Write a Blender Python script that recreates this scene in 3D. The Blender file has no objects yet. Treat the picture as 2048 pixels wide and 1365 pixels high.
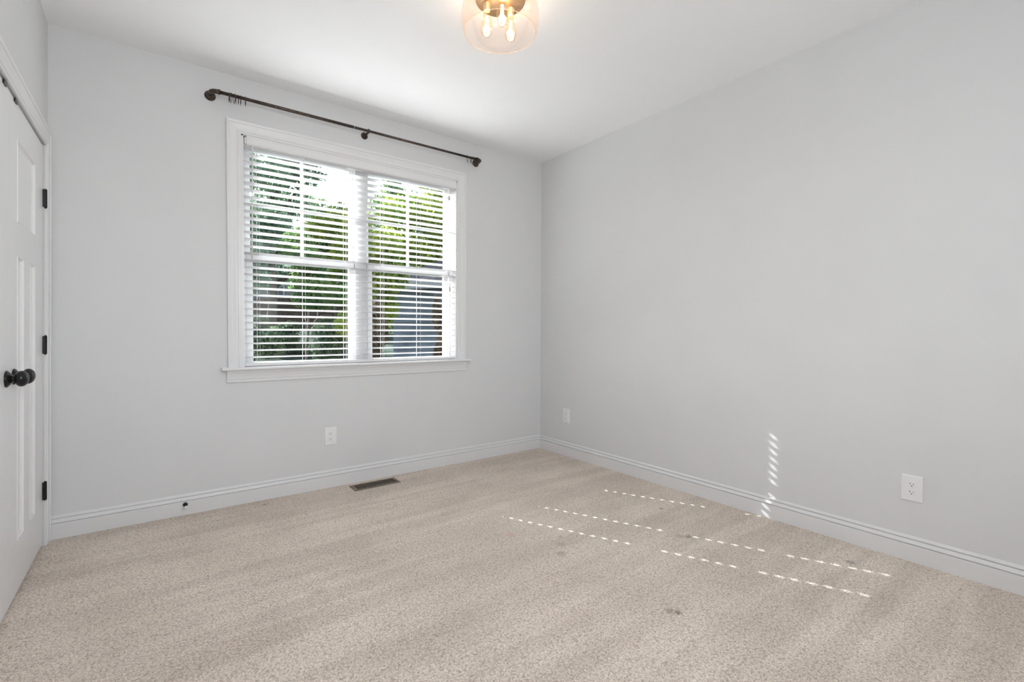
import bpy, bmesh, math, random
from mathutils import Vector, Matrix
random.seed(7)
C = bpy.context.scene.collection
S = bpy.context.scene
PI = math.pi

# ------------------------------------------------------------------ camera
CAM = Vector((-2.97621584, -3.50154898, 1.12673612))
YAW, PITCH, ROLL, FPX = 0.644432090, -0.0207218050, 0.00396357186, 950.481491
FW = Vector((math.sin(YAW) * math.cos(PITCH), math.cos(YAW) * math.cos(PITCH), math.sin(PITCH)))
R0 = Vector((math.cos(YAW), -math.sin(YAW), 0.0))
U0 = R0.cross(FW)
RT = R0 * math.cos(ROLL) + U0 * math.sin(ROLL)
UP = -R0 * math.sin(ROLL) + U0 * math.cos(ROLL)
cd = bpy.data.cameras.new('camera')
cd.sensor_fit = 'HORIZONTAL'
cd.sensor_width = 36.0
cd.lens = FPX / 2048.0 * 36.0
cd.clip_start = 0.02
cd.clip_end = 300
cam = bpy.data.objects.new('camera', cd)
C.objects.link(cam)
M = Matrix((RT, UP, -FW)).transposed().to_4x4()
M.translation = CAM
cam.matrix_world = M
S.camera = cam

# ------------------------------------------------------------------ world, sun, exposure
SUN_DIR = Vector((0.46, -1.0, -0.784)).normalized()
w = bpy.data.worlds.new('sky')
S.world = w
w.use_nodes = True
nt = w.node_tree
nt.nodes.clear()
wo = nt.nodes.new('ShaderNodeOutputWorld')
bg = nt.nodes.new('ShaderNodeBackground')
sk = nt.nodes.new('ShaderNodeTexSky')
sk.sky_type = 'NISHITA'
sk.sun_disc = False
sk.sun_elevation = math.asin(-SUN_DIR.z)
sk.sun_rotation = math.atan2(-SUN_DIR.x, -SUN_DIR.y)
sk.air_density = 1.0
sk.dust_density = 2.0
hs = nt.nodes.new('ShaderNodeHueSaturation')
hs.inputs['Saturation'].default_value = 0.55
nt.links.new(sk.outputs[0], hs.inputs['Color'])
nt.links.new(hs.outputs[0], bg.inputs['Color'])
bg.inputs['Strength'].default_value = 0.60
nt.links.new(bg.outputs[0], wo.inputs[0])

sl = bpy.data.lights.new('sun', 'SUN')
sl.energy = 25.0
sl.angle = math.radians(0.34)
sl.color = (0.955, 0.985, 1.0)
so = bpy.data.objects.new('sun', sl)
C.objects.link(so)
so.rotation_euler = SUN_DIR.to_track_quat('-Z', 'Y').to_euler()
so.location = (-4, 6, 8)

S.view_settings.view_transform = 'Standard'
S.view_settings.look = 'None'
S.view_settings.gamma = 1.0
S.view_settings.use_curve_mapping = False
S.view_settings.exposure = 0.0
cy = S.cycles
cy.use_denoising = True
cy.use_light_tree = True
cy.max_bounces = 14
cy.diffuse_bounces = 8
cy.glossy_bounces = 6
cy.transmission_bounces = 8
cy.transparent_max_bounces = 16
cy.sample_clamp_indirect = 12.0

# ------------------------------------------------------------------ materials
def newmat(name):
    m = bpy.data.materials.new(name)
    m.use_nodes = True
    return m, m.node_tree, m.node_tree.nodes['Principled BSDF']

def pm(name, col, rough=0.5, metal=0.0, spec=0.5, var=0.0, vscale=8.0, bump=0.0, bscale=200.0, coat=0.0):
    """principled paint/metal with an optional procedural mottling and fine bump"""
    m, t, b = newmat(name)
    b.inputs['Base Color'].default_value = (*col, 1)
    b.inputs['Roughness'].default_value = rough
    b.inputs['Metallic'].default_value = metal
    b.inputs['Specular IOR Level'].default_value = spec
    b.inputs['Coat Weight'].default_value = coat
    tc = t.nodes.new('ShaderNodeTexCoord')
    if var:
        n = t.nodes.new('ShaderNodeTexNoise')
        n.inputs['Scale'].default_value = vscale
        n.inputs['Detail'].default_value = 4
        t.links.new(tc.outputs['Object'], n.inputs['Vector'])
        r = t.nodes.new('ShaderNodeValToRGB')
        r.color_ramp.elements[0].position = 0.3
        r.color_ramp.elements[1].position = 0.7
        r.color_ramp.elements[0].color = (*[max(0, c * (1 - var)) for c in col], 1)
        r.color_ramp.elements[1].color = (*[min(1, c * (1 + var)) for c in col], 1)
        t.links.new(n.outputs['Fac'], r.inputs['Fac'])
        t.links.new(r.outputs['Color'], b.inputs['Base Color'])
    if bump:
        n2 = t.nodes.new('ShaderNodeTexNoise')
        n2.inputs['Scale'].default_value = bscale
        n2.inputs['Detail'].default_value = 3
        t.links.new(tc.outputs['Object'], n2.inputs['Vector'])
        bp = t.nodes.new('ShaderNodeBump')
        bp.inputs['Strength'].default_value = bump
        bp.inputs['Distance'].default_value = 0.002
        t.links.new(n2.outputs['Fac'], bp.inputs['Height'])
        t.links.new(bp.outputs['Normal'], b.inputs['Normal'])
    return m

MAT = {}
MAT['wall'] = pm('grey_wall_paint', (0.675, 0.677, 0.681), 0.55, spec=0.3, var=0.012, vscale=3, bump=0.12, bscale=260)
MAT['ceiling'] = pm('white_ceiling_paint', (0.90, 0.905, 0.91), 0.8, spec=0.15, bump=0.08, bscale=180)
MAT['trim'] = pm('white_trim_paint', (0.745, 0.745, 0.75), 0.30, spec=0.45)
MAT['base_trim'] = pm('white_baseboard_paint', (0.715, 0.715, 0.72), 0.32, spec=0.45)
MAT['door'] = pm('white_door_paint', (0.78, 0.78, 0.785), 0.32, spec=0.45)
MAT['vinyl'] = pm('white_window_vinyl', (0.62, 0.62, 0.625), 0.35)
MAT['slat'] = pm('white_slat', (0.765, 0.76, 0.765), 0.18, spec=0.5)
MAT['cord'] = pm('white_cord', (0.78, 0.76, 0.75), 0.8)
MAT['plastic'] = pm('white_plastic', (0.80, 0.80, 0.80), 0.30)
MAT['slot'] = pm('dark_slot', (0.012, 0.012, 0.012), 0.7)
MAT['black'] = pm('black_hardware', (0.012, 0.012, 0.013), 0.24, metal=0.3, spec=0.5)
MAT['bronze'] = pm('oil_rubbed_bronze', (0.085, 0.066, 0.056), 0.33, metal=0.85, var=0.35, vscale=45)
MAT['register'] = pm('brown_register', (0.20, 0.16, 0.125), 0.5, metal=0.35, var=0.12, vscale=60)
MAT['duct'] = pm('dark_duct', (0.008, 0.007, 0.006), 0.9)
MAT['rubber'] = pm('white_rubber', (0.72, 0.72, 0.70), 0.6)
MAT['brass'] = pm('brushed_brass', (0.62, 0.40, 0.21), 0.36, metal=0.9, var=0.06, vscale=20)
MAT['porcelain'] = pm('socket_brass', (0.70, 0.50, 0.28), 0.35, metal=0.7)

def glassy(name, tint, cap_f, ior=1.45, haze=0.0, hazecol=(1, 1, 1)):
    """thin clear sheet: straight-through transmission, Fresnel reflection, optional milky haze"""
    m = bpy.data.materials.new(name)
    m.use_nodes = True
    t = m.node_tree
    t.nodes.clear()
    o = t.nodes.new('ShaderNodeOutputMaterial')
    tr = t.nodes.new('ShaderNodeBsdfTransparent')
    tr.inputs[0].default_value = (*tint, 1)
    gl = t.nodes.new('ShaderNodeBsdfGlossy')
    gl.inputs['Roughness'].default_value = 0.03
    fr = t.nodes.new('ShaderNodeFresnel')
    fr.inputs[0].default_value = ior
    mx = t.nodes.new('ShaderNodeMixShader')
    cap = t.nodes.new('ShaderNodeMath')      # thin sheet: keep the rim from turning mirror-like
    cap.operation = 'MINIMUM'
    cap.inputs[1].default_value = cap_f
    t.links.new(fr.outputs[0], cap.inputs[0])
    t.links.new(cap.outputs[0], mx.inputs[0])
    t.links.new(gl.outputs[0], mx.inputs[2])
    if haze:
        tl = t.nodes.new('ShaderNodeBsdfTranslucent')
        tl.inputs[0].default_value = (*hazecol, 1)
        df = t.nodes.new('ShaderNodeBsdfDiffuse')
        df.inputs[0].default_value = (*hazecol, 1)
        a = t.nodes.new('ShaderNodeMixShader')
        a.inputs[0].default_value = 0.5
        t.links.new(tl.outputs[0], a.inputs[1])
        t.links.new(df.outputs[0], a.inputs[2])
        b = t.nodes.new('ShaderNodeMixShader')
        b.inputs[0].default_value = haze
        t.links.new(tr.outputs[0], b.inputs[1])
        t.links.new(a.outputs[0], b.inputs[2])
        t.links.new(b.outputs[0], mx.inputs[1])
    else:
        t.links.new(tr.outputs[0], mx.inputs[1])
    t.links.new(mx.outputs[0], o.inputs[0])
    return m
MAT['pane'] = glassy('window_pane_glass', (0.97, 0.985, 0.975), 0.012)
MAT['shade'] = glassy('peach_tinted_glass', (0.985, 0.915, 0.875), 0.12, ior=1.35, haze=0.05, hazecol=(1.0, 0.84, 0.74))
MAT['bulb'] = glassy('amber_bulb_glass', (0.99, 0.93, 0.80), 0.15, ior=1.3, haze=0.008, hazecol=(1.0, 0.82, 0.52))

def emit(name, col, st):
    m = bpy.data.materials.new(name)
    m.use_nodes = True
    t = m.node_tree
    t.nodes.clear()
    o = t.nodes.new('ShaderNodeOutputMaterial')
    e = t.nodes.new('ShaderNodeEmission')
    e.inputs[0].default_value = (*col, 1)
    e.inputs[1].default_value = st
    t.links.new(e.outputs[0], o.inputs[0])
    return m
MAT['filament'] = emit('glowing_filament', (1.0, 0.68, 0.34), 9.0)
MAT['filament'].cycles.emission_sampling = 'NONE'

def carpet_material():
    m, t, b = newmat('beige_cut_pile_carpet')
    b.inputs['Roughness'].default_value = 1.0
    b.inputs['Specular IOR Level'].default_value = 0.05
    b.inputs['Sheen Weight'].default_value = 0.15
    N, L = t.nodes.new, t.links.new
    tc = N('ShaderNodeTexCoord')
    def noise(scale, detail=2.0, rough=0.6, vec=None):
        n = N('ShaderNodeTexNoise')
        n.inputs['Scale'].default_value = scale
        n.inputs['Detail'].default_value = detail
        n.inputs['Roughness'].default_value = rough
        L(vec if vec is not None else tc.outputs['Object'], n.inputs['Vector'])
        return n.outputs['Fac']
    def math_(op, a, bb):
        n = N('ShaderNodeMath')
        n.operation = op
        for i, v in enumerate((a, bb)):
            if isinstance(v, (int, float)):
                n.inputs[i].default_value = v
            else:
                L(v, n.inputs[i])
        return n.outputs[0]
    def ramp(f, p0, p1, c0, c1):
        r = N('ShaderNodeValToRGB')
        r.color_ramp.elements[0].position = p0
        r.color_ramp.elements[1].position = p1
        r.color_ramp.elements[0].color = (*c0, 1)
        r.color_ramp.elements[1].color = (*c1, 1)
        L(f, r.inputs[0])
        return r.outputs[0]
    def mixc(fac, a, bb, mode='MIX'):
        n = N('ShaderNodeMix')
        n.data_type = 'RGBA'
        n.blend_type = mode
        for k, v in ((0, fac), (6, a), (7, bb)):
            if isinstance(v, (int, float)):
                n.inputs[k].default_value = v
            elif isinstance(v, tuple):
                n.inputs[k].default_value = (*v, 1)
            else:
                L(v, n.inputs[k])
        return n.outputs[2]
    # tuft speckle: cells plus fine noise
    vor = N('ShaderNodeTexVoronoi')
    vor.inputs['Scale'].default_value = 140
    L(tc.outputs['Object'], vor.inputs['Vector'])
    sp = noise(230, 3, 0.7)
    sp2 = noise(95, 2, 0.6)
    speck = math_('ADD', math_('MULTIPLY', sp, 0.65), math_('MULTIPLY', sp2, 0.35))
    base = ramp(speck, 0.37, 0.60, (0.470, 0.400, 0.340), (0.985, 0.880, 0.780))
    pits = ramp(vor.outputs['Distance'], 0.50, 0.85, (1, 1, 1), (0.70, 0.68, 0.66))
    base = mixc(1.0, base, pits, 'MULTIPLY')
    # vacuum tracks: sheen of pile laid in long soft bands, put into colour, two headings
    def bands(rot, sx, sy, thr0, thr1):
        mp = N('ShaderNodeMapping')
        mp.inputs['Rotation'].default_value = (0, 0, rot)
        mp.inputs['Scale'].default_value = (sx, sy, 1)
        L(tc.outputs['Object'], mp.inputs['Vector'])
        return ramp(noise(1.0, 2.5, 0.55, mp.outputs[0]), thr0, thr1, (0, 0, 0), (1, 1, 1))
    b1 = bands(math.radians(9), 0.50, 7.5, 0.44, 0.56)
    b2 = bands(math.radians(-58), 0.6, 6.5, 0.40, 0.62)
    zone = ramp(noise(0.55, 1.0, 0.5), 0.42, 0.56, (0, 0, 0), (1, 1, 1))
    bb_ = mixc(zone, b1, b2)
    lay = ramp(bb_, 0.0, 1.0, (0.92, 0.91, 0.90), (1.05, 1.045, 1.04))
    col = mixc(1.0, base, lay, 'MULTIPLY')
    big = ramp(noise(2.2, 3, 0.6), 0.35, 0.65, (0.93, 0.92, 0.91), (1.05, 1.05, 1.05))
    col = mixc(1.0, col, big, 'MULTIPLY')
    # worn furniture dents and spots
    for (x, y, r, dark) in ((-0.638, -2.017, .020, .62), (-1.309, -2.398, .018, .66), (-0.408, -1.675, .016, .5),
                            (-0.261, -2.655, .024, .45), (-2.418, -0.112, .020, .45), (-1.341, -1.746, .035, .30),
                            (-1.327, -2.372, .024, .40), (-0.672, -1.985, .030, .28), (-1.214, -1.601, .022, .22),
                            (-1.27, -1.67, .028, .24), (-2.42, -1.38, .04, .2)):
        d = N('ShaderNodeVectorMath')
        d.operation = 'DISTANCE'
        d.inputs[1].default_value = (x, y, 0)
        L(tc.outputs['Object'], d.inputs[0])
        dd = math_('ADD', d.outputs['Value'], math_('MULTIPLY', math_('SUBTRACT', sp2, 0.5), 0.03))
        f = ramp(dd, r * 0.45, r * 1.1, (dark, dark, dark), (0, 0, 0))
        col = mixc(f, col, (0.10, 0.085, 0.07))
    d = N('ShaderNodeVectorMath')
    d.operation = 'DISTANCE'
    d.inputs[1].default_value = (-1.414, -1.421, 0)
    L(tc.outputs['Object'], d.inputs[0])
    col = mixc(ramp(d.outputs['Value'], 0.01, 0.035, (.3, .3, .3), (0, 0, 0)), col, (0.62, 0.28, 0.22))
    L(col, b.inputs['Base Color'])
    h = math_('ADD', math_('MULTIPLY', vor.outputs['Distance'], -0.8), math_('ADD', speck, math_('MULTIPLY', sp2, 0.6)))
    bp = N('ShaderNodeBump')
    bp.inputs['Strength'].default_value = 0.8
    bp.inputs['Distance'].default_value = 0.006
    L(h, bp.inputs['Height'])
    L(bp.outputs['Normal'], b.inputs['Normal'])
    return m
MAT['carpet'] = carpet_material()

def leaf_material(name, c1, c2, transl=0.45):
    m = bpy.data.materials.new(name)
    m.use_nodes = True
    t = m.node_tree
    t.nodes.clear()
    N, L = t.nodes.new, t.links.new
    o = N('ShaderNodeOutputMaterial')
    tc = N('ShaderNodeTexCoord')
    n = N('ShaderNodeTexNoise')
    n.inputs['Scale'].default_value = 1.6
    n.inputs['Detail'].default_value = 6
    L(tc.outputs['Object'], n.inputs['Vector'])
    r = N('ShaderNodeValToRGB')
    r.color_ramp.elements[0].position = 0.35
    r.color_ramp.elements[1].position = 0.68
    r.color_ramp.elements[0].color = (*c1, 1)
    r.color_ramp.elements[1].color = (*c2, 1)
    L(n.outputs['Fac'], r.inputs['Fac'])
    d = N('ShaderNodeBsdfDiffuse')
    tl = N('ShaderNodeBsdfTranslucent')
    L(r.outputs[0], d.inputs[0])
    L(r.outputs[0], tl.inputs[0])
    mx = N('ShaderNodeMixShader')
    mx.inputs[0].default_value = transl
    L(d.outputs[0], mx.inputs[1])
    L(tl.outputs[0], mx.inputs[2])
    L(mx.outputs[0], o.inputs[0])
    return m
MAT['leaf_dark'] = leaf_material('dark_evergreen_leaves', (0.120, 0.195, 0.150), (0.320, 0.430, 0.290), 0.3)
MAT['leaf_mid'] = leaf_material('mid_green_leaves', (0.070, 0.145, 0.070), (0.26, 0.36, 0.13), 0.4)
MAT['leaf_lime'] = leaf_material('yellow_green_leaves', (0.090, 0.170, 0.055), (0.44, 0.50, 0.11), 0.5)
MAT['leaf_shrub'] = leaf_material('shrub_leaves', (0.085, 0.135, 0.100), (0.230, 0.280, 0.150), 0.3)
MAT['bark'] = pm('grey_bark', (0.075, 0.058, 0.045), 0.95, var=0.4, vscale=14)
MAT['pale_bark'] = pm('pale_bark', (0.20, 0.165, 0.135), 0.95, var=0.35, vscale=18)
MAT['fence'] = pm('weathered_fence_wood', (0.070, 0.052, 0.044), 0.9, spec=0.1, var=0.3, vscale=6)
MAT['lawn'] = pm('shaded_lawn', (0.045, 0.058, 0.050), 1.0, spec=0.0, var=0.55, vscale=1.2, bump=0.6, bscale=30)
MAT['siding_blue'] = pm('blue_grey_siding', (0.165, 0.195, 0.230), 0.8, spec=0.1, var=0.35, vscale=1.1)
MAT['siding_tan'] = pm('greige_siding', (0.10, 0.115, 0.12), 0.8, spec=0.1, var=0.2, vscale=2)
MAT['roof'] = pm('grey_shingles', (0.085, 0.085, 0.095), 0.95, spec=0.05, var=0.3, vscale=5)
MAT['house_trim'] = pm('white_house_trim', (0.30, 0.31, 0.33), 0.6)
MAT['house_glass'] = pm('dark_house_glass', (0.030, 0.040, 0.045), 0.12, spec=0.6)
MAT['dry'] = leaf_material('dry_tan_leaves', (0.10, 0.075, 0.05), (0.22, 0.17, 0.12), 0.3)

# ------------------------------------------------------------------ mesh builder
WX = -3.43                      # nominal closet wall plane; the wall leans slightly
def lean_x(z):
    return -0.017 + 0.0128 * z

class MB:
    def __init__(s):
        s.v, s.f, s.sm = [], [], []
    def add(s, verts, faces, smooth=False):
        o = len(s.v)
        s.v += [Vector(v) for v in verts]
        for f in faces:
            s.f.append([i + o for i in f])
            s.sm.append(smooth)
        return s
    def box(s, x0, x1, y0, y1, z0, z1):
        v = [(x, y, z) for x in (x0, x1) for y in (y0, y1) for z in (z0, z1)]
        return s.add(v, [(0, 1, 3, 2), (4, 6, 7, 5), (0, 4, 5, 1), (2, 3, 7, 6), (0, 2, 6, 4), (1, 5, 7, 3)])
    def lathe(s, prof, axis='z', at=(0, 0, 0), n=32, cap0=False, cap1=False, smooth=True):
        vs, fs = [], []
        for (r, h) in prof:
            for k in range(n):
                a = 2 * PI * k / n
                c, d = r * math.cos(a), r * math.sin(a)
                p = {'z': (c, d, h), 'y': (c, h, d), 'x': (h, c, d)}[axis]
                vs.append(Vector(p) + Vector(at))
        for i in range(len(prof) - 1):
            for k in range(n):
                k2 = (k + 1) % n
                fs.append((i * n + k, i * n + k2, (i + 1) * n + k2, (i + 1) * n + k))
        if cap0:
            fs.append(tuple(range(n))[::-1])
        if cap1:
            b = (len(prof) - 1) * n
            fs.append(tuple(range(b, b + n)))
        return s.add(vs, fs, smooth)
    def tube(s, pts, rad, n=10, closed=False, caps=True):
        pts = [Vector(p) for p in pts]
        m = len(pts)
        rads = rad if isinstance(rad, (list, tuple)) else [rad] * m
        vs, fs = [], []
        prev = None
        for i, p in enumerate(pts):
            if closed:
                t = pts[(i + 1) % m] - pts[i - 1]
            else:
                t = pts[min(i + 1, m - 1)] - pts[max(i - 1, 0)]
            t.normalize()
            if prev is None:
                a = Vector((0, 0, 1)) if abs(t.z) < 0.9 else Vector((1, 0, 0))
                u = t.cross(a).normalized()
            else:
                u = (prev - t * prev.dot(t)).normalized()
            prev = u
            b = t.cross(u)
            for k in range(n):
                an = 2 * PI * k / n
                vs.append(p + (u * math.cos(an) + b * math.sin(an)) * rads[i])
        for i in range(m if closed else m - 1):
            j = (i + 1) % m
            for k in range(n):
                k2 = (k + 1) % n
                fs.append((i * n + k, i * n + k2, j * n + k2, j * n + k))
        if caps and not closed:
            fs.append(tuple(range(n))[::-1])
            fs.append(tuple(range((m - 1) * n, m * n)))
        return s.add(vs, fs, True)
    def extrude(s, prof, fn, t0, t1):
        """closed 2-D profile swept straight from t0 to t1; fn(a, b, t) -> point"""
        n = len(prof)
        vs = [fn(a, b, t0) for a, b in prof] + [fn(a, b, t1) for a, b in prof]
        fs = [(k, (k + 1) % n, n + (k + 1) % n, n + k) for k in range(n)]
        fs += [tuple(range(n))[::-1], tuple(range(n, 2 * n))]
        return s.add(vs, fs)
    def loft(s, rings, caps=True, smooth=False):
        n = len(rings[0])
        vs = [p for r in rings for p in r]
        fs = []
        for i in range(len(rings) - 1):
            for k in range(n):
                k2 = (k + 1) % n
                fs.append((i * n + k, i * n + k2, (i + 1) * n + k2, (i + 1) * n + k))
        if caps:
            fs.append(tuple(range(n))[::-1])
            fs.append(tuple(range((len(rings) - 1) * n, len(rings) * n)))
        return s.add(vs, fs, smooth)
    def build(s, name, mat, parent=None, lean=False, bevel=0.0, world=True, fix=True):
        """one mesh object; with a parent the vertices, given in world space, are put in its space"""
        off = Vector((0, 0, 0))
        p = parent
        while world and p is not None:
            off += p.location
            p = p.parent
        vs = []
        for v in s.v:
            q = v.copy()
            if lean:
                q.x += lean_x(q.z)
            vs.append(q - off)
        me = bpy.data.meshes.new(name)
        me.from_pydata([tuple(v) for v in vs], [], s.f)
        me.polygons.foreach_set('use_smooth', s.sm)
        if fix:
            b = bmesh.new()
            b.from_mesh(me)
            bmesh.ops.recalc_face_normals(b, faces=b.faces)
            b.to_mesh(me)
            b.free()
        me.materials.append(MAT[mat] if isinstance(mat, str) else mat)
        me.update()
        o = bpy.data.objects.new(name, me)
        C.objects.link(o)
        if parent is not None:
            o.parent = parent
        if bevel:
            bv = o.modifiers.new('bevel', 'BEVEL')
            bv.width = bevel
            bv.segments = 2
            bv.limit_method = 'ANGLE'
        return o

def tag(o, label, cat, group=None, kind=None):
    o['label'] = label
    o['category'] = cat
    if group:
        o['group'] = group
    if kind:
        o['kind'] = kind
    return o

def empty(name, loc, label, cat, group=None, kind=None, rz=0.0):
    o = bpy.data.objects.new(name, None)
    o.empty_display_size = 0.05
    C.objects.link(o)
    o.location = loc
    o.rotation_euler = (0, 0, rz)
    return tag(o, label, cat, group, kind)

def copy_tree(o, parent=None):
    c = o.copy()
    C.objects.link(c)
    if parent is not None:
        c.parent = parent
    for ch in [k for k in bpy.data.objects if k.parent == o]:
        copy_tree(ch, c)
    return c

# ------------------------------------------------------------------ room shell
H = 2.74
YR = -4.30                                     # wall behind the camera
WIN = (-2.523, -0.930, 0.880, 2.388)            # rough opening in the window wall
TW = 0.16

# floor with a cut-out for the register
RX0, RX1, RY0, RY1 = -1.846, -1.545, -0.196, -0.088
fl = MB()
xs = [WX - 0.75, RX0, RX1, 0.0]
ys = [YR, RY0, RY1, 0.0]
for i in range(3):
    for j in range(3):
        if i == 1 and j == 1:
            continue
        a, b_, c_, d_ = xs[i], xs[i + 1], ys[j], ys[j + 1]
        fl.add([(a, c_, 0), (b_, c_, 0), (b_, d_, 0), (a, d_, 0)], [(0, 1, 2, 3)])
floor = fl.build('floor', 'carpet', fix=False)
tag(floor, 'beige cut-pile carpet with vacuum tracks covering the bedroom floor', 'carpet', kind='structure')

c = MB().box(WX - 0.75, 0.12, YR - 1.7, 0.16, H, H + 0.1).build('ceiling', 'ceiling')
tag(c, 'smooth white painted ceiling', 'ceiling', kind='structure')

x0, x1, z0, z1 = WIN
wb = MB()
wb.box(WX - 0.75, x0, 0, TW, -0.1, H).box(x1, 0.12, 0, TW, -0.1, H)
wb.box(x0, x1, 0, TW, -0.1, z0).box(x0, x1, 0, TW, z1, H)
tag(wb.build('wall_back', 'wall'), 'grey painted wall around the window', 'wall', kind='structure')
tag(MB().box(0, 0.12, YR - 1.7, 0, -0.1, H).build('wall_right', 'wall'),
    'long grey painted wall on the right with streaks of reflected sunlight', 'wall', kind='structure')

# closet wall with the double-door opening
DY0, DY1, DTOP = -0.088, -1.492, 2.078
wl = MB()
wl.box(WX - 0.10, WX, DY0, 0.0, 0, H).box(WX - 0.10, WX, YR, DY1, 0, H).box(WX - 0.10, WX, DY1, DY0, DTOP, H)
tag(wl.build('wall_left', 'wall', lean=True), 'grey painted wall above and beside the white closet doors', 'wall', kind='structure')
cl = MB().box(WX - 0.80, WX - 0.75, YR, 0.0, 0, H)
tag(cl.build('wall_closet', 'wall'), 'grey back wall inside the closet behind the white doors', 'wall', kind='structure')

# wall behind the camera
BX0, BX1, BZ0, BZ1 = -3.10, -1.40, 1.10, 2.52      # added window opening behind the viewer, made to hold the fill light
wf = MB()
wf.box(WX - 0.75, BX0, YR - 0.14, YR, 0, H).box(BX1, 0.0, YR - 0.14, YR, 0, H)
wf.box(BX0, BX1, YR - 0.14, YR, 0, BZ0).box(BX0, BX1, YR - 0.14, YR, BZ1, H)
tag(wf.build('wall_front', 'wall'), 'grey wall with an added fill light opening behind the viewer', 'wall', kind='structure')
w2 = empty('added_window', ((BX0 + BX1) / 2, YR, BZ0), 'added white framed opening for the fill light behind the viewer', 'window', kind='structure')
m = MB()
for a in (BX0, (BX0 + BX1) / 2 - 0.03, BX1 - 0.06):
    m.box(a, a + 0.06, YR - 0.10, YR - 0.04, BZ0, BZ1)
m.box(BX0, BX1, YR - 0.10, YR - 0.04, BZ0, BZ0 + 0.06).box(BX0, BX1, YR - 0.10, YR - 0.04, BZ1 - 0.06, BZ1)
m.build('added_window_frame', 'vinyl', w2)
dl = bpy.data.lights.new('added_fill_light', 'AREA')  # added area light, brightens the room from behind the camera
dl.shape = 'RECTANGLE'
dl.size, dl.size_y = BX1 - BX0 - 0.05, BZ1 - BZ0 - 0.05
dl.energy = 51.0
dl.color = (0.935, 0.97, 1.0)
do = bpy.data.objects.new('added_fill_light', dl)
C.objects.link(do)
do.location = ((BX0 + BX1) / 2, YR - 0.13, (BZ0 + BZ1) / 2)
do.rotation_euler = (PI / 2, 0, 0)

# ------------------------------------------------------------------ baseboards
BASE = [(0, 0), (0.0150, 0), (0.0150, 0.0815), (0.0140, 0.0828), (0.0070, 0.0835), (0.0070, 0.0870), (0.0148, 0.0880), (0.0142, 0.0905),
        (0.0060, 0.1055), (0.0015, 0.1065), (0.0015, 0.1100), (0.0090, 0.1112), (0.0080, 0.1155), (0.0022, 0.1253), (0, 0.1253)]
bb = MB().extrude(BASE, lambda a, z, t: (t, -a, z), WX - 0.002, 0.0)
tag(bb.build('baseboard_back', 'base_trim'), 'white moulded baseboard under the window wall', 'baseboard', kind='structure')
bb = MB().extrude(BASE, lambda a, z, t: (-a, t, z), YR, 0.0)
tag(bb.build('baseboard_right', 'base_trim'), 'white moulded baseboard along the long right wall', 'baseboard', kind='structure')

# ------------------------------------------------------------------ casings
CAS = [(0, 0), (0, 0.0175), (0.010, 0.0190), (0.0165, 0.0175), (0.0185, 0.0140), (0.030, 0.0130), (0.045, 0.0105), (0.058, 0.0095),
       (0.0605, 0.0120), (0.0665, 0.0120), (0.069, 0.0085), (0.0800, 0.0080), (0.0800, 0)]   # (inward from outer edge, out of wall)
def casing_u(mb, x0, x1, zb, zt, width, fn, sc=1.0):
    """mitred casing up one side, across the top and down the other; fn(h, v, out)"""
    k = width / 0.080
    rings = []
    for (ch, cv, corner) in ((x0, zb, 'l'), (x0, zt, 'tl'), (x1, zt, 'tr'), (x1, zb, 'r')):
        ring = []
        for d, o in CAS:
            d *= k
            o *= sc
            h = ch + d if corner in ('l', 'tl') else ch - d
            v = cv - d if corner in ('tl', 'tr') else cv
            ring.append(fn(h, v, o))
        rings.append(ring)
    mb.loft(rings)
    return mb

# closet door casing
cm = MB()
def casing_closet(mb):
    k = 0.064 / 0.080
    rings = []
    ya, yb, zt = -0.016, DY1 - 0.066, 2.164
    for (ch, sgn, cv, top) in ((ya, -1, 0.0, 0), (ya, -1, zt, 1), (yb, 1, zt, 1), (yb, 1, 0.0, 0)):
        rings.append([(WX + o, ch + sgn * d * k, cv - (d * k * 1.38 if top else 0)) for d, o in CAS])
    mb.loft(rings)
casing_closet(cm)
tag(cm.build('trim_closet', 'trim', lean=True), 'white moulded casing around the closet double doors', 'trim', kind='structure')

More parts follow.
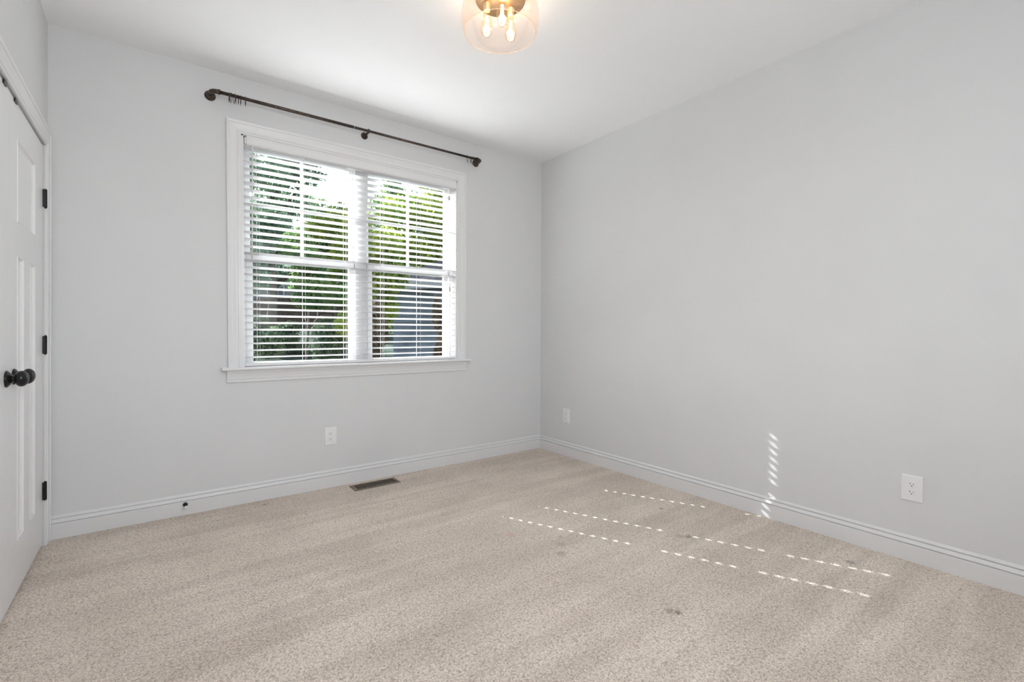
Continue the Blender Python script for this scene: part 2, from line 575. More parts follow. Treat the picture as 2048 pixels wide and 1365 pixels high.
# ------------------------------------------------------------------ closet doors
def door_leaf(name, ya, yb, panels, label):
    """ya > yb; panels = list of (y_hi, y_lo, z_lo, z_hi); recessed flat panels with sloped sticking"""
    e = empty(name, (WX, (ya + yb) / 2, 0.012), label, 'door', kind='structure')
    m = MB()
    zb, zt = 0.014, 2.068
    xf, xb, rec, st = WX - 0.006, WX - 0.041, 0.009, 0.014
    ysp = sorted({ya, yb, *[p[0] for p in panels], *[p[1] for p in panels]})
    zsp = sorted({zb, zt, *[p[2] for p in panels], *[p[3] for p in panels]})
    def inside(yc, zc):
        return any(p[1] < yc < p[0] and p[2] < zc < p[3] for p in panels)
    for i in range(len(ysp) - 1):
        for j in range(len(zsp) - 1):
            if not inside((ysp[i] + ysp[i + 1]) / 2, (zsp[j] + zsp[j + 1]) / 2):
                m.add([(xf, ysp[i], zsp[j]), (xf, ysp[i + 1], zsp[j]), (xf, ysp[i + 1], zsp[j + 1]), (xf, ysp[i], zsp[j + 1])], [(0, 1, 2, 3)])
    for (yh, yl, zl, zh) in panels:
        r = []
        for d, dx in ((0, 0), (0.004, 0.0022), (0.008, -0.004), (st, -rec)):
            r.append([(xf + dx, yl + d, zl + d), (xf + dx, yh - d, zl + d), (xf + dx, yh - d, zh - d), (xf + dx, yl + d, zh - d)])
        m.loft(r, caps=False)
        m.add(r[-1], [(0, 1, 2, 3)])
    # edges and back
    c = [(ya, zb), (ya, zt), (yb, zt), (yb, zb)]
    for k in range(4):
        (y1, q1), (y2, q2) = c[k], c[(k + 1) % 4]
        m.add([(xf, y1, q1), (xf, y2, q2), (xb, y2, q2), (xb, y1, q1)], [(0, 1, 2, 3)])
    m.add([(xb, y, z) for y, z in c], [(0, 1, 2, 3)])
    m.build('door_panel', 'door', e, lean=True)
    return e
SEAM = -0.790
d1 = door_leaf('door_1', -0.096, SEAM + 0.0015,
               [(-0.292, -0.661, 1.575, 1.920), (-0.292, -0.408, 0.232, 1.434), (-0.536, -0.661, 0.232, 1.434)],
               'white three-panel closet door leaf hinged beside the window wall')
d2 = door_leaf('door_2', SEAM - 0.0015, -1.484,
               [(-0.945, -1.290, 1.550, 1.916), (-0.945, -1.070, 0.236, 1.431), (-1.165, -1.290, 0.236, 1.431)],
               'white closet door leaf nearest the viewer, cut by the photo edge')

KNOB = [(0.0, 0.0), (0.0325, 0.0), (0.0330, 0.003), (0.0315, 0.006), (0.024, 0.012), (0.0150, 0.018), (0.0115, 0.024), (0.0160, 0.0265)]
def ball(r, ax, c, x0, n=16):
    a0 = math.acos(max(-1, min(1, (c - x0) / ax)))
    return [(r * math.sin(t), c - ax * math.cos(t)) for t in [a0 + (PI - a0) * i / n for i in range(n + 1)]]
def knob(y, z, parent):
    e = MB().lathe([(0.0, 0.0)] + KNOB[1:], 'x', (WX - 0.006, y, z), 36).build('door_knob', 'black', parent, lean=True)
    MB().lathe(ball(0.0315, 0.0215, 0.0435, 0.0262), 'x', (WX - 0.006, y, z), 36).build('knob_ball', 'black', e, lean=True, world=True)
    return e
k1 = knob(-0.722, 0.932, d1)
k2 = knob(-0.847, 0.932, d2)
def hinge(z, parent, y=-0.0905):
    m = MB()
    x = WX + 0.004
    for a, b in ((-0.045, -0.028), (-0.0275, -0.0105), (-0.010, 0.010), (0.0105, 0.0275), (0.028, 0.045)):
        m.lathe([(0.0, a), (0.0068, a), (0.0068, b), (0.0, b)], 'z', (x, y, z), 14, smooth=False)
    m.lathe([(0.0, 0.045), (0.0048, 0.045), (0.0048, 0.049), (0.0, 0.051)], 'z', (x, y, z), 14)
    m.lathe([(0.0, -0.051), (0.0048, -0.049), (0.0048, -0.045), (0.0, -0.045)], 'z', (x, y, z), 14)
    m.box(x - 0.010, x + 0.001, y - 0.012, y - 0.001, z - 0.045, z + 0.045)
    m.box(x - 0.010, x + 0.004, y + 0.001, y + 0.014, z - 0.045, z + 0.045)
    return m.build('door_hinge', 'black', parent, lean=True)
for z in (1.800, 1.046, 0.288):
    hinge(z, d1, y=-0.0865)
for z in (1.812, 1.050, 0.280):
    hinge(z, d2, y=-1.4895)
for d, y in ((d1, -0.700), (d2, -0.880)):
    MB().box(WX - 0.030, WX - 0.001, y - 0.020, y + 0.020, 2.056, 2.0700).build('ball_catch', 'black', d, lean=True)

# ------------------------------------------------------------------ window: frame, sashes, panes, stool
win = empty('window_1', ((x0 + x1) / 2, 0.06, z0), 'white twin sash window with moulded casing and sill', 'window', kind='structure')
m = MB()
CX0, CX1, CZT = -2.606, -0.851, 2.464
casing_u(m, CX0, CX1, 0.888, CZT, 0.081, lambda h, v, o: (h, -o, v), 1.15)
m.build('casing', 'trim', win)
STOOL = [(0.055, 0.868), (-0.046, 0.868), (-0.052, 0.872), (-0.054, 0.878), (-0.052, 0.884), (-0.046, 0.888), (0.055, 0.888)]
m = MB().extrude(STOOL, lambda a, z, t: (t, a, z), -2.642, -0.815)
m.build('sill', 'trim', win)
AP = [(0, 0.790), (-0.010, 0.790), (-0.013, 0.793), (-0.013, 0.800), (-0.0095, 0.803), (-0.0095, 0.808), (-0.014, 0.811), (-0.016, 0.826), (-0.022, 0.846), (-0.030, 0.858), (-0.032, 0.868), (0, 0.868)]
m = MB().extrude(AP, lambda a, z, t: (t, a, z), -2.614, -0.843)
m.build('apron', 'trim', win)
m = MB()
m.box(x0 - 0.001, x0 + 0.012, -0.004, TW, z0, z1).box(x1 - 0.012, x1 + 0.001, -0.004, TW, z0, z1).box(x0, x1, -0.004, TW, z1 - 0.012, z1 + 0.001)
m.box(x0, x1, 0.05, TW + 0.03, z0 - 0.01, z0 + 0.012)
m.build('jamb', 'trim', win)
m = MB().box(-1.766, -1.681, 0.070, TW, z0, z1)
m.box(x0 + 0.012, x0 + 0.034, 0.085, TW, z0, z1).box(x1 - 0.026, x1 - 0.012, 0.085, TW, z0, z1)
m.box(x0, x1, 0.085, TW, z1 - 0.030, z1 - 0.012).box(x0, x1, 0.085, TW, z0 - 0.010, z0 + 0.004)
m.build('mullion_frame', 'vinyl', win)
def sash(name, xa, xb, za, zb, y, st, rail_b, rail_t, muntin):
    m = MB()
    t = 0.028
    m.box(xa, xa + st, y, y + t, za, zb).box(xb - st, xb, y, y + t, za, zb)
    m.box(xa + st, xb - st, y, y + t, za, za + rail_b).box(xa + st, xb - st, y, y + t, zb - rail_t, zb)
    o = m.build(name, 'vinyl', win, bevel=0.002)
    if muntin:
        xm, zm = (xa + xb) / 2, (za + rail_b + zb - rail_t) / 2
        k = MB().box(xm - 0.010, xm + 0.010, y + 0.008, y + 0.020, za + rail_b, zb - rail_t)
        k.box(xa + st, xb - st, y + 0.009, y + 0.019, zm - 0.010, zm + 0.010)
        k.build('muntin', 'vinyl', o)
    p = MB().add([(xa + st, y + 0.014, za + rail_b), (xb - st, y + 0.014, za + rail_b), (xb - st, y + 0.014, zb - rail_t), (xa + st, y + 0.014, zb - rail_t)], [(0, 1, 2, 3)])
    p.build('pane', 'pane', o, fix=False)
for ua, ub, la, lb in ((-2.489, -1.767, -2.488, -1.771), (-1.680, -0.956, -1.670, -0.968)):
    sash('upper_sash', ua, ub, 1.600, z1 - 0.030, 0.118, 0.030, 0.035, 0.034, True)
    sash('lower_sash', la, lb, z0 + 0.004, 1.640, 0.088, 0.039, 0.030, 0.055, False)

# ------------------------------------------------------------------ venetian blind
BL, BR_, BY = -2.508, -0.938, 0.036
bl = empty('window_blind', ((BL + BR_) / 2, BY, 0.888), 'white two-inch horizontal slat blind, lowered and open, in the window', 'blind')
VAL = [(0.002, 2.322), (-0.002, 2.325), (-0.006, 2.332), (-0.006, 2.372), (-0.002, 2.380), (0.002, 2.3835)]
m = MB().extrude(VAL + [(0.010, 2.3835), (0.010, 2.322)], lambda a, z, t: (t, a, z), BL + 0.014, BR_ + 0.003)
m.build('valance', 'slat', bl)
m = MB().box(BL + 0.004, BL + 0.0125, -0.005, 0.040, 2.326, 2.376)
m.build('valance_return', 'slat', bl)
MB().box(BL + 0.004, BL + 0.013, -0.0065, -0.005, 2.371, 2.377).build('valance_clip', 'black', bl)
MB().box(BL, BR_, 0.013, 0.060, 2.318, 2.368).build('headrail', 'slat', bl)
LAD = (-2.425, -2.140, -1.855, -1.572, -1.268, -1.014)
HOLES = (-1.855, -1.572, -1.014)     # ladders that carry a lift cord through routed holes
TILT = math.radians(11.0)
def slat_mesh():
    m = MB()
    hw, th, hh, hl_ = 0.0252, 0.0028, 0.0052, 0.0098
    xs = [BL] + [q for l in HOLES for q in (l - hh, l + hh)] + [BR_]
    ct, st = math.cos(TILT), math.sin(TILT)
    def pt(x, a, b):         # a: across (+ outdoors), b: thickness; room edge tilted up
        return (x, BY + a * ct + b * st, -a * st + b * ct)
    prof = lambda a0, a1: [(a0, -th / 2), (a1, -th / 2), (a1, th / 2), (a0, th / 2)]
    for i in range(len(xs) - 1):
        secs = [(-hw, hw)] if i % 2 == 0 else [(-hw, -hl_), (hl_, hw)]
        for a0, a1 in secs:
            r = 0.0009
            pr = [(a0 + r, -th / 2), (a1 - r, -th / 2), (a1, -th / 2 + r), (a1, th / 2 - r), (a1 - r, th / 2), (a0 + r, th / 2), (a0, th / 2 - r), (a0, -th / 2 + r)]
            if (a0, a1) != (-hw, hw):
                pr = prof(a0, a1)
            m.loft([[pt(xs[i], a, b) for a, b in pr], [pt(xs[i + 1], a, b) for a, b in pr]])
    return m
NSL, PITCH_S, ZTOP = 30, 0.0455, 2.268
sm_ = slat_mesh()
for v in sm_.v:
    v.z += bl.location.z
s0 = sm_.build('slat', 'slat', bl)
for i in range(NSL):
    o = s0 if i == 0 else s0.copy()
    if i:
        C.objects.link(o)
    o.location = (0, 0, ZTOP - i * PITCH_S - bl.location.z)
    o.rotation_euler = (random.uniform(-0.012, 0.012), 0, 0)
    o.location.z -= o.rotation_euler.x * 0.0
m = MB()
RAIL = [(-0.026, 0.893), (-0.024, 0.8905), (0.024, 0.8905), (0.026, 0.893), (0.026, 0.908), (0.023, 0.911), (-0.023, 0.911), (-0.026, 0.908)]
m.extrude(RAIL, lambda a, z, t: (t, BY + a, z), BL, BR_)
m.build('bottom_rail', 'slat', bl)
for l in LAD:
    m = MB()
    j = random.uniform(-0.003, 0.003)
    for dx, y, r in ((0.004 + j, BY - 0.0265, 0.0009), (-0.004, BY + 0.0265, 0.0009)):
        pts = [(l + dx + random.uniform(-0.0007, 0.0007), y, z) for z in (2.318, 1.9, 1.5, 1.2, 0.905)]
        m.tube(pts, r, 6)
    for i in range(NSL):            # rungs under each slat
        z = ZTOP - i * PITCH_S
        m.tube([(l + 0.004, BY - 0.0265, z + 0.003), (l - 0.004, BY + 0.0265, z - 0.0075)], 0.0006, 4)
    if l in HOLES:
        m.tube([(l + 0.0050, BY, 2.318), (l + 0.0050, BY, 0.905)], 0.0007, 5)
    m.build('ladder_cord', 'cord', bl)
# tilt wand
wd = MB().tube([(-2.458, 0.004, 2.300), (-2.466, -0.004, 1.578)], 0.0040, 8)
wo_ = wd.build('tilt_wand', 'cord', bl)
MB().tube([(-2.458, 0.012, 2.326), (-2.458, 0.003, 2.318), (-2.4585, 0.003, 2.270)], 0.0055, 8).build('wand_hook', 'slat', wo_)
# lift cords with tassels
for (x, zend) in ((-1.004, 2.250), (-0.998, 1.492)):
    lc = MB().tube([(x, 0.004, 2.318), (x - 0.002, 0.001, zend)], 0.0011, 6).build('lift_cord', 'cord', bl)
    MB().lathe([(0.0015, 0.010), (0.0050, 0.002), (0.0062, -0.018), (0.0058, -0.030), (0.0, -0.031)], 'z', (x - 0.002, 0.001, zend - 0.004), 14).build('tassel', pm('grey_tassel', (0.36, 0.35, 0.34), 0.5), lc)

# ------------------------------------------------------------------ curtain rod
RY, RZ = -0.090, 2.5755
rod = empty('curtain_rod', (-1.72, 0, RZ), 'dark bronze curtain rod with elbow ends on the wall above the window', 'curtain rod')
XL, XR = -2.690, -0.748
MB().tube([(XL + 0.030, RY, RZ), (-1.830, RY, RZ)], 0.0105, 18).build('outer_tube', 'bronze', rod)
MB().tube([(-1.850, RY, RZ), (XR - 0.030, RY, RZ)], 0.0092, 18).build('inner_tube', 'bronze', rod)
MB().lathe([(0.0097, -0.0015), (0.0110, -0.0015), (0.0110, 0.0015), (0.0097, 0.0015)], 'x', (-1.829, RY, RZ), 20).build('tube_end_ring', pm('pale_steel', (0.55, 0.55, 0.55), 0.35, metal=0.6), rod)
def elbow(x, sg):
    m = MB()
    R_ = 0.030
    pts = [(x + sg * 0.042, RY, RZ), (x + sg * R_, RY, RZ)]
    for k in range(1, 9):
        a = PI / 2 * k / 8
        pts.append((x + sg * (R_ - R_ * math.sin(a)), RY + R_ - R_ * math.cos(a), RZ))
    pts.append((x, RY + 0.044, RZ))
    m.tube(pts, 0.0135, 18)
    m.lathe([(0.0105, -0.005), (0.0158, -0.005), (0.0158, 0.005), (0.0105, 0.005)], 'x', (x + sg * 0.040, RY, RZ), 22)
    m.lathe([(0.0105, -0.005), (0.0158, -0.005), (0.0158, 0.005), (0.0105, 0.005)], 'y', (x, RY + 0.042, RZ), 22)
    m.tube([(x, RY + 0.044, RZ), (x, -0.006, RZ)], 0.0098, 16)
    m.build('elbow', 'bronze', rod)
    MB().lathe([(0.0, 0.0), (0.0300, 0.0), (0.0305, -0.003), (0.0285, -0.007), (0.0220, -0.009), (0.0200, -0.014), (0.0150, -0.018), (0.0095, -0.020)],
               'y', (x, 0, RZ), 32).build('wall_flange', 'bronze', rod)
elbow(XL, 1)
elbow(XR, -1)
m = MB()
xc = -1.722
m.lathe([(0.0, 0.0), (0.0250, 0.0), (0.0255, -0.003), (0.0235, -0.007), (0.0180, -0.009), (0.0160, -0.014), (0.0120, -0.018), (0.0080, -0.020)], 'y', (xc, 0, RZ - 0.006), 30)
m.tube([(xc, -0.015, RZ - 0.006), (xc, RY + 0.010, RZ - 0.008)], 0.0075, 14)
m.lathe([(0.0098, -0.005), (0.0150, -0.005), (0.0150, 0.005), (0.0098, 0.005)], 'x', (xc, RY, RZ), 22)
m.build('center_bracket', 'bronze', rod)

# ------------------------------------------------------------------ curtain rings hanging on the rod
ring_mesh = None
def ring(x, label, group, tilt=0.0, first=[None]):
    rr = 0.0255
    if first[0] is None:
        m = MB()
        m.tube([(0, rr * math.cos(a), rr * math.sin(a)) for a in [2 * PI * k / 36 for k in range(36)]], 0.0016, 8, closed=True)
        o = m.build('curtain_ring', 'bronze')
        e = MB().tube([(0, 0.0045 * math.cos(a), -rr - 0.0045 + 0.0045 * math.sin(a)) for a in [2 * PI * k / 16 for k in range(16)]], 0.0010, 6, closed=True)
        e.build('eyelet', 'bronze', o)
        first[0] = o
    else:
        o = copy_tree(first[0])
    o.location = (x, RY, RZ + 0.0105 - rr + 0.0018 if x < -1.8 else RZ + 0.0092 - rr + 0.0018)
    o.rotation_euler = (0, 0, tilt)
    tag(o, label, 'curtain ring', group)
ords = ['first', 'second', 'third', 'fourth', 'fifth', 'sixth', 'seventh']
for k, x in enumerate((-2.597, -2.588, -2.571, -2.562, -2.547, -2.535, -2.509)):
    lb = '%s dark curtain ring from the rod\'s left elbow' % ords[k]
    if k == 0:
        lb = 'dark curtain ring nearest the rod\'s left elbow'
    if k == 6:
        lb = 'lone dark curtain ring hanging right of the left-hand cluster on the rod'
    ring(x, lb, 'curtain rings at the left end of the rod', random.uniform(-0.12, 0.12))
for k, x in enumerate((-0.792, -0.801, -0.811, -0.822, -0.833, -0.852, -0.884)):
    lb = '%s dark curtain ring from the rod\'s right elbow' % ords[k]
    if k == 0:
        lb = 'dark curtain ring tight against the rod\'s right elbow'
    if k == 6:
        lb = 'thin dark curtain ring farthest from the right elbow, skewed on the rod'
    ring(x, lb, 'curtain rings at the right end of the rod', -0.75 if k == 6 else (-0.6 if k == 5 else random.uniform(-0.35, 0.2)))

# ------------------------------------------------------------------ wall outlets (jumbo plates)
def outlet_proto(label):
    e = empty('wall_outlet', (0, 0, 0), label, 'outlet', 'white duplex wall outlets')
    m = MB()
    hw, hh = 0.0425, 0.0645
    rr = []
    for d, y in ((0.0, 0.0), (0.0005, -0.0035), (0.0025, -0.0055), (0.0060, -0.0068), (0.0085, -0.0070)):
        rr.append([(-hw + d, y, -hh + d), (hw - d, y, -hh + d), (hw - d, y, hh - d), (-hw + d, y, hh - d)])
    m.loft(rr)
    m.build('cover_plate', 'plastic', e, world=False)
    MB().lathe([(0.0, -0.0088), (0.0020, -0.0084), (0.0028, -0.0070)], 'y', (0, 0, 0), 14).build('screw', 'plastic', e, world=False)
    for dz in (0.0195, -0.0195):
        f = MB()
        out = []
        for k in range(40):
            a = 2 * PI * k / 40
            x = 0.0172 * math.cos(a)
            z = max(-0.0135, min(0.0135, 0.0172 * math.sin(a)))
            out.append((x, z))
        f.loft([[(x * 1.04, -0.0065, z * 1.04 + dz) for x, z in out], [(x, -0.0090, z + dz) for x, z in out], [(x * 0.94, -0.0094, z * 0.94 + dz) for x, z in out]])
        fo = f.build('receptacle', 'plastic', e, world=False)
        q = MB()
        q.box(-0.0076, -0.0052, -0.00955, -0.0080, dz - 0.0005, dz + 0.0080)
        q.box(0.0054, 0.0074, -0.00955, -0.0080, dz + 0.0005, dz + 0.0070)
        q.lathe([(0.0, -0.00955), (0.0026, -0.00955), (0.0026, -0.0080)], 'y', (0, 0, dz - 0.0068), 14, smooth=False)
        q.build('socket_slot', 'slot', fo, world=False)
    return e
o1 = outlet_proto('white duplex outlet on the grey wall below the window')
o1.location = (-1.973, 0, 0.367)
o2 = copy_tree(o1)
o2.location = (0, -0.367, 0.360)
o2.rotation_euler = (0, 0, -PI / 2)
o2['label'] = 'white duplex outlet on the right wall close to the far corner'
o3 = copy_tree(o1)
o3.location = (0, -2.828, 0.360)
o3.rotation_euler = (0, 0, -PI / 2)
o3['label'] = 'large white duplex outlet at the right edge, near the viewer, above the baseboard'

# ------------------------------------------------------------------ floor register
rg = empty('floor_register', ((RX0 + RX1) / 2, (RY0 + RY1) / 2, 0), 'brown metal floor vent set in the carpet under the window', 'floor vent')
m = MB()
ox, oy = 0.020, 0.016
FR = [(0, 0.0), (0.001, 0.004), (0.004, 0.0055), (1.0, 0.0065)]
A = (RX0 - ox, RX1 + ox, RY0 - oy + 0.008, RY1 + oy)
I = (RX0 + 0.006, RX1 - 0.006, RY0 + 0.006, RY1 - 0.006)
def rect(r, z, d=0):
    return [(r[0] + d, r[2] + d, z), (r[1] - d, r[2] + d, z), (r[1] - d, r[3] - d, z), (r[0] + d, r[3] - d, z)]
m.loft([rect(A, 0.0), rect(A, 0.004, 0.001), rect(A, 0.0055, 0.004), rect(I, 0.0065), rect(I, -0.01)], caps=False)
m.build('frame', 'register', rg)
m = MB()
ns = 21
for k in range(1, ns):
    x = I[0] + (I[1] - I[0]) * k / ns
    m.box(x - 0.0024, x + 0.0024, I[2], I[3], -0.006, 0.0058)
m.build('louvers', 'register', rg)
m = MB()
D = (RX0, RX1, RY0, RY1)
m.loft([rect(D, 0.0), rect(D, -0.06)], caps=False)
m.add(rect(D, -0.06), [(0, 1, 2, 3)])
m.build('duct', 'duct', rg)

# ------------------------------------------------------------------ door stop on the baseboard
ds = empty('door_stop', (-2.838, -0.013, 0.064), 'small black door stop with white tip on the baseboard left of the window', 'door stop')
y0 = -0.0135
MB().lathe([(0.0, y0), (0.0125, y0), (0.0130, y0 - 0.003), (0.0105, y0 - 0.006), (0.0, y0 - 0.007)], 'y', (-2.838, 0, 0.064), 24).build('base', 'black', ds)
MB().tube([(-2.838, y0 - 0.005, 0.064), (-2.838, y0 - 0.058, 0.063)], 0.0042, 12).build('rod', 'black', ds)
MB().lathe([(0.0, y0 - 0.070), (0.0060, y0 - 0.069), (0.0075, y0 - 0.064), (0.0075, y0 - 0.054), (0.0045, y0 - 0.053)], 'y', (-2.838, 0, 0.063), 18).build('bumper', 'rubber', ds)

# ------------------------------------------------------------------ ceiling light
LX, LY = -1.640, -1.620
cl_ = empty('ceiling_light', (LX, LY, H), 'brass ceiling light with clear peach glass shade and three glowing bulbs', 'ceiling light')
MB().lathe([(0.0, H), (0.122, H), (0.122, H - 0.012), (0.120, H - 0.030), (0.118, H - 0.034), (0.0, H - 0.034)], 'z', (LX, LY, 0), 48).build('canopy', 'brass', cl_)
ZR = 2.556
SH = [(0.1300, H - 0.004), (0.150, H - 0.012), (0.166, H - 0.028), (0.1765, H - 0.050), (0.1825, H - 0.080), (0.1845, H - 0.110), (0.1832, H - 0.140), (0.1785, H - 0.165), (0.1710, ZR)]
m = MB().lathe(SH, 'z', (LX, LY, 0), 72)
sh = m.build('glass_shade', 'shade', cl_, fix=True)
MB().tube([(LX + 0.1705 * math.cos(a), LY + 0.1705 * math.sin(a), ZR) for a in [2 * PI * k / 72 for k in range(72)]], 0.0024, 8, closed=True).build(
    'shade_rim', glassy('peach_rim_glass', (0.98, 0.90, 0.83), 0.15, ior=1.4, haze=0.25, hazecol=(1.0, 0.84, 0.72)), cl_)
BULB = [(0.0125, 0.0), (0.0130, -0.006), (0.0150, -0.018), (0.0205, -0.040), (0.0265, -0.064), (0.0290, -0.084), (0.0270, -0.102), (0.0205, -0.116), (0.0110, -0.1235), (0.0, -0.1255)]
for dx, dy in ((-0.066, 0.016), (0.049, 0.052), (0.010, -0.064)):
    bx, by = LX + dx * R0.x + dy * R0.y * -1, LY + dx * R0.y + dy * R0.x
    zt = H - 0.034
    MB().lathe([(0.0, zt), (0.0200, zt), (0.0200, zt - 0.004), (0.0165, zt - 0.008), (0.0165, zt - 0.036), (0.0140, zt - 0.038), (0.0, zt - 0.038)], 'z', (bx, by, 0), 24).build('socket', 'porcelain', cl_)
    b = MB().lathe([(r, zt - 0.034 + h) for r, h in BULB], 'z', (bx, by, 0), 28).build('bulb', 'bulb', cl_)
    f = MB()
    for k in range(4):
        a = PI / 2 * k + 0.4
        f.tube([(bx + 0.004 * math.cos(a), by + 0.004 * math.sin(a), zt - 0.062), (bx + 0.0080 * math.cos(a), by + 0.0080 * math.sin(a), zt - 0.134)], 0.0030, 8)
    f.build('filament', 'filament', b)
    pl = bpy.data.lights.new('bulb_light', 'POINT')
    pl.energy = 1.2
    pl.color = (1.0, 0.95, 0.90)
    pl.shadow_soft_size = 0.02
    po = bpy.data.objects.new('bulb_light', pl)
    C.objects.link(po)
    po.parent = b
    po.location = (bx - LX, by - LY, zt - 0.10 - H)

# ------------------------------------------------------------------ outdoors
def at(px, d, z=0.0):
    """ground point seen in image column px at forward distance d"""
    p = CAM + Vector((FW.x, FW.y, 0)).normalized() * d + Vector((R0.x, R0.y, 0)) * ((px - 1024) / FPX * d)
    return Vector((p.x, p.y, z))
def gz(x, y):
    return -0.55 + 0.072 * max(0.0, y) + 0.02 * math.sin(x * 0.4) if y > 0 else -0.55
g = MB()
n = 24
gx = [-30 + 75 * i / n for i in range(n + 1)]
gy = [0.35 + 85 * j / n for j in range(n + 1)]
g.add([(x, y, gz(x, y)) for y in gy for x in gx],
      [(j * (n + 1) + i, j * (n + 1) + i + 1, (j + 1) * (n + 1) + i + 1, (j + 1) * (n + 1) + i) for j in range(n) for i in range(n)], True)
tag(g.build('ground', 'lawn', fix=False), 'dark shaded lawn rising beyond the window', 'lawn', kind='structure')

def foliage(mb, blobs, count, size):
    for _ in range(count):
        cx, cy_, cz, rx, rz_ = random.choices(blobs, weights=[b[3] ** 2 * b[4] for b in blobs])[0]
        u = Vector((random.gauss(0, 1), random.gauss(0, 1), random.gauss(0, 1))).normalized() * (random.random() ** 0.45)
        p = Vector((cx + u.x * rx, cy_ + u.y * rx, cz + u.z * rz_))
        nn = Vector((random.gauss(0, 1), random.gauss(0, 1), random.gauss(0.4, 0.8))).normalized()
        a = nn.orthogonal().normalized()
        b = nn.cross(a)
        an = random.uniform(0, 2 * PI)
        e1 = (a * math.cos(an) + b * math.sin(an)) * size * random.uniform(0.6, 1.3)
        e2 = nn.cross(e1) * 0.55
        mb.add([p - e1, p - e2 * 0.9, p + e1, p + e2 * 0.9], [(0, 1, 2, 3)])
def tree(px, d, top_py, base_spread, leaf, bark, label, count, size, trunk_r, crown_low=0.35, blobs_n=9, name='tree', squeeze=1.0):
    p = at(px, d)
    z = gz(p.x, p.y)
    ztop = CAM.z + (662 - top_py) / FPX * d
    h = ztop - z
    e = empty(name, (p.x, p.y, z), label, 'tree' if name == 'tree' else 'shrub', 'trees outside the window' if name == 'tree' else 'shrubs outside the window')
    m = MB()
    pts = [(p.x, p.y, z - 0.1)]
    for k in range(1, 7):
        pts.append((p.x + random.uniform(-.08, .08) * k * .5, p.y + random.uniform(-.05, .05) * k, z + h * 0.8 * k / 6))
    m.tube(pts, [trunk_r * (1 - 0.12 * k) for k in range(7)], 8)
    for k in range(7):
        s_ = Vector(pts[2 + k % 4])
        a = random.uniform(0, 2 * PI)
        t_ = s_ + Vector((math.cos(a) * base_spread * .7, math.sin(a) * base_spread * .7, h * random.uniform(.1, .25)))
        m.tube([s_, (s_ + t_) / 2 + Vector((0, 0, .1)), t_], [trunk_r * .4, trunk_r * .28, trunk_r * .12], 6)
    m.build('trunk', bark, e)
    blobs = []
    for k in range(blobs_n):
        f = crown_low + (1 - crown_low) * (k + 0.5) / blobs_n
        wd_ = base_spread * (1 - ((f - 0.55) / 0.75) ** 2) * squeeze
        a = random.uniform(0, 2 * PI)
        blobs.append((p.x + math.cos(a) * wd_ * .5, p.y + math.sin(a) * wd_ * .5, z + h * f, wd_ * .62, h * (1 - crown_low) / blobs_n * 1.15))
    m = MB()
    foliage(m, blobs, int(count * 2.0), size * 0.64)
    m.build('foliage', leaf, e, fix=False)
    return e
TREES = [
    (440, 13.0, 240, 1.2, 'leaf_dark', 'bark', 'dark evergreen tree at the left edge of the window view', 6000, .12, .16, .32, 9),
    (545, 17.5, 262, 2.0, 'leaf_dark', 'bark', 'tall dark green tree filling the upper left panes of the window', 12000, .12, .18, .31, 10),
    (612, 13.2, 468, 0.9, 'leaf_mid', 'pale_bark', 'thin pale trunked tree before the fence, left window', 4200, .085, .045, .45, 7),
    (668, 15.2, 425, 1.0, 'leaf_lime', 'pale_bark', 'slender yellow green tree at the left window\'s right side', 5200, .085, .04, .45, 7),
    (640, 23.5, 405, 1.9, 'leaf_mid', 'bark', 'far green tree under the bright gap of sky', 8000, .13, .14, .25, 8),
    (738, 11.0, 440, 0.85, 'leaf_lime', 'bark', 'yellow green tree behind the window\'s middle post', 5500, .08, .05, .30, 7),
    (792, 25.0, 345, 1.5, 'leaf_mid', 'bark', 'airy green tree left of centre in the right window', 8000, .11, .09, .06, 9),
    (866, 17.0, 300, 1.9, 'leaf_lime', 'bark', 'bright backlit tree in the right half of the right window', 13000, .11, .12, .25, 10),
    (1005, 22.5, 240, 2.4, 'leaf_mid', 'bark', 'tall green tree beyond the right window edge', 10000, .14, .2, .12, 9),
    (728, 30.5, 455, 1.8, 'leaf_mid', 'bark', 'distant green tree seen past the window\'s middle post', 7000, .15, .16, .15, 8),
    (835, 38.0, 400, 3.0, 'leaf_dark', 'bark', 'distant dark tree above the grey house roof', 9000, .16, .2, .15, 8),
    (470, 58.0, 470, 3.4, 'leaf_mid', 'bark', 'farthest tree, behind the left end of the greige house', 7000, .24, .25, .12, 7),
    (575, 58.0, 440, 3.4, 'leaf_dark', 'bark', 'farthest dark tree, behind the middle of the greige house', 8000, .24, .25, .12, 7),
    (690, 56.0, 470, 3.2, 'leaf_mid', 'bark', 'farthest tree, behind the right end of the greige house', 7000, .24, .25, .12, 7),
]
for a in TREES:
    tree(*a)
SHR = [
    (508, 12.0, 640, .7, 'leaf_shrub', 'round green shrub at the left pane\'s lower edge'),
    (575, 15.0, 650, .9, 'leaf_shrub', 'low dark shrub in front of the fence under the thin tree'),
    (645, 13.5, 640, .8, 'leaf_shrub', 'low shrub right of the thin tree before the fence'),
    (755, 9.5, 618, .20, 'dry', 'dry tan shrub beside the grey house, lower left of the right window'),
    (880, 9.5, 610, .18, 'dry', 'dry tan shrub at the lower right of the right window'),
]
for px, d, tpy, sp, lf, lab in SHR:
    tree(px, d, tpy, sp, lf, 'bark', lab, 2600, .07, .03, .12, 5, name='shrub', squeeze=1.0)

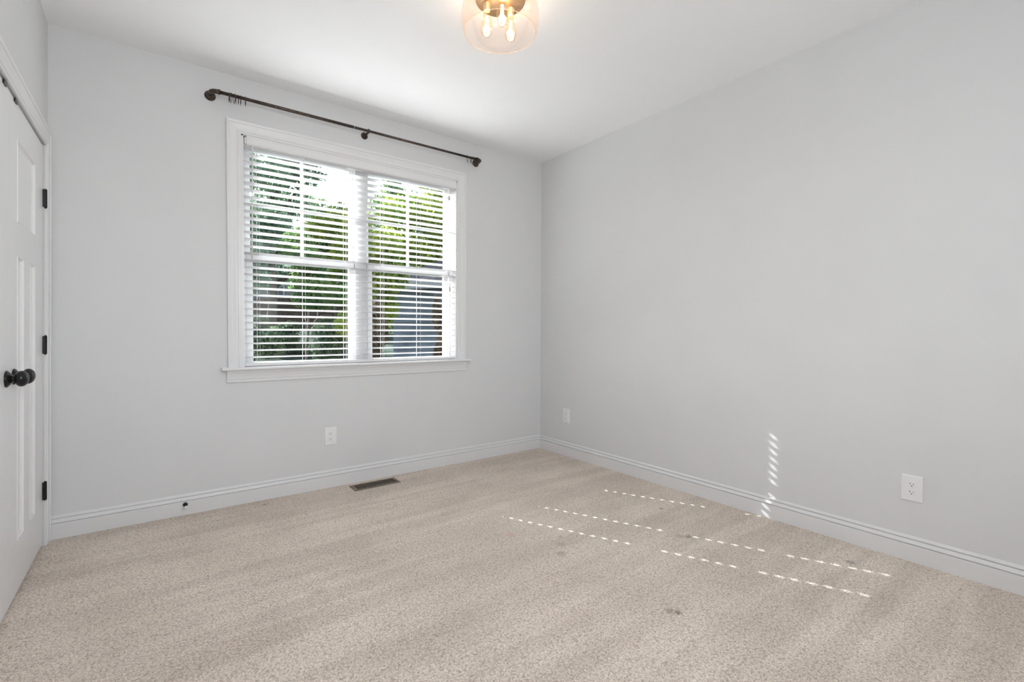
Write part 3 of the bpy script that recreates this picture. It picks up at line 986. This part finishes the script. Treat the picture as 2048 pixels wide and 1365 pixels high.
# fence
fa, fb = at(430, 27.0), at(752, 26.0)
fe = empty('fence', (fa.x, fa.y, gz(fa.x, fa.y)), 'dark board fence across the yard behind the trees', 'fence')
dv = (fb - fa)
ln = dv.length
dv.normalize()
nv = Vector((-dv.y, dv.x, 0))
m = MB()
nb = int(ln / 0.145)
for k in range(nb):
    a = fa + dv * (k * 0.145)
    b = a + dv * 0.128
    z = gz(a.x, a.y) - 0.1
    zt = CAM.z + (662 - 598) / FPX * 26.5 + random.uniform(-.02, .02)
    q = [a - nv * .01, b - nv * .01, b + nv * .01, a + nv * .01]
    m.loft([[(v.x, v.y, z) for v in q], [(v.x, v.y, zt) for v in q]])
m.build('boards', 'fence', fe)
for f_ in (0.25, 0.85):
    z = CAM.z - 0.1 + 1.7 * f_
    q = [fa - nv * .012, fb - nv * .012, fb - nv * .05, fa - nv * .05]
    MB().loft([[(v.x, v.y, z) for v in q], [(v.x, v.y, z + .09) for v in q]]).build('rail', 'fence', fe)

# neighbour house behind the fence (left panes)
def house(name, pa, pb, depth, zb, ze, zr, siding, label, wins, board=0.18):
    """front wall from pa to pb, ridge parallel to it; wins = (t0, t1, z0, z1) along the front"""
    e = empty(name, ((pa.x + pb.x) / 2, (pa.y + pb.y) / 2, zb), label, 'house', 'neighbour houses')
    d_ = (pb - pa)
    L_ = d_.length
    d_.normalize()
    n_ = Vector((-d_.y, d_.x, 0))
    def P(t, o, z):
        q = pa + d_ * t + n_ * o
        return (q.x, q.y, z)
    m = MB()
    z = zb
    while z < ze:                                   # lapped siding courses
        zt = min(z + board, ze)
        m.add([P(0, -.02, z), P(L_, -.02, z), P(L_, 0, zt), P(0, 0, zt)], [(0, 1, 2, 3)])
        m.add([P(0, 0, z), P(L_, 0, z), P(L_, -.02, z), P(0, -.02, z)], [(0, 1, 2, 3)])
        z = zt
    for t in (0, L_):
        m.add([P(t, 0, zb), P(t, depth, zb), P(t, depth, ze), P(t, depth / 2, zr - .1), P(t, 0, ze)], [(0, 1, 2, 3, 4)])
    m.add([P(0, depth, zb), P(L_, depth, zb), P(L_, depth, ze), P(0, depth, ze)], [(0, 1, 2, 3)])
    m.build('wall', siding, e, fix=False)
    r = MB()
    for s0_, s1_ in ((-0.35, depth / 2), (depth + 0.35, depth / 2)):
        a_ = [P(-.3, s0_, ze - .12), P(L_ + .3, s0_, ze - .12), P(L_ + .3, s1_, zr), P(-.3, s1_, zr)]
        b_ = [(x, y, z + .12) for x, y, z in a_]
        r.loft([a_, b_])
    r.build('roof', 'roof', e)
    MB().loft([[P(-.3, -.37, ze - .16), P(L_ + .3, -.37, ze - .16), P(L_ + .3, -.33, ze - .16), P(-.3, -.33, ze - .16)],
               [P(-.3, -.37, ze + .02), P(L_ + .3, -.37, ze + .02), P(L_ + .3, -.33, ze + .02), P(-.3, -.33, ze + .02)]]).build('fascia', 'house_trim', e)
    for t0, t1, a_, b_ in wins:
        w_ = MB()
        q = .10
        for (u0, u1, v0, v1) in ((t0 - q, t1 + q, b_, b_ + q), (t0 - q, t1 + q, a_ - q, a_), (t0 - q, t0, a_, b_), (t1, t1 + q, a_, b_), ((t0 + t1) / 2 - .03, (t0 + t1) / 2 + .03, a_, b_)):
            w_.loft([[P(u0, -.07, v0), P(u1, -.07, v0), P(u1, .02, v0), P(u0, .02, v0)], [P(u0, -.07, v1), P(u1, -.07, v1), P(u1, .02, v1), P(u0, .02, v1)]])
        wf_ = w_.build('house_window', 'house_trim', e)
        MB().add([P(t0, -.03, a_), P(t1, -.03, a_), P(t1, -.03, b_), P(t0, -.03, b_)], [(0, 1, 2, 3)]).build('house_pane', 'house_glass', wf_, fix=False)
    return e
ha, hb = at(430, 36.0), at(700, 35.0)
zz = lambda py, d: CAM.z + (662 - py) / FPX * d
house('neighbor_house', ha, hb, 8.0, 0.8, zz(545, 35), zz(500, 37), 'siding_tan',
      'greige neighbour house with white framed windows above the fence',
      [(1.4 + 2.1 * k, 2.9 + 2.1 * k, zz(603, 35), zz(566, 35)) for k in range(4)])
ga, gb = at(787, 13.0), at(960, 12.0)
house('neighbor_house', ga, gb, 6.0, gz(ga.x, ga.y) - .2, zz(568, 12.6), zz(520, 15), 'siding_blue',
      'blue grey sided neighbour house filling the lower right pane',
      [])
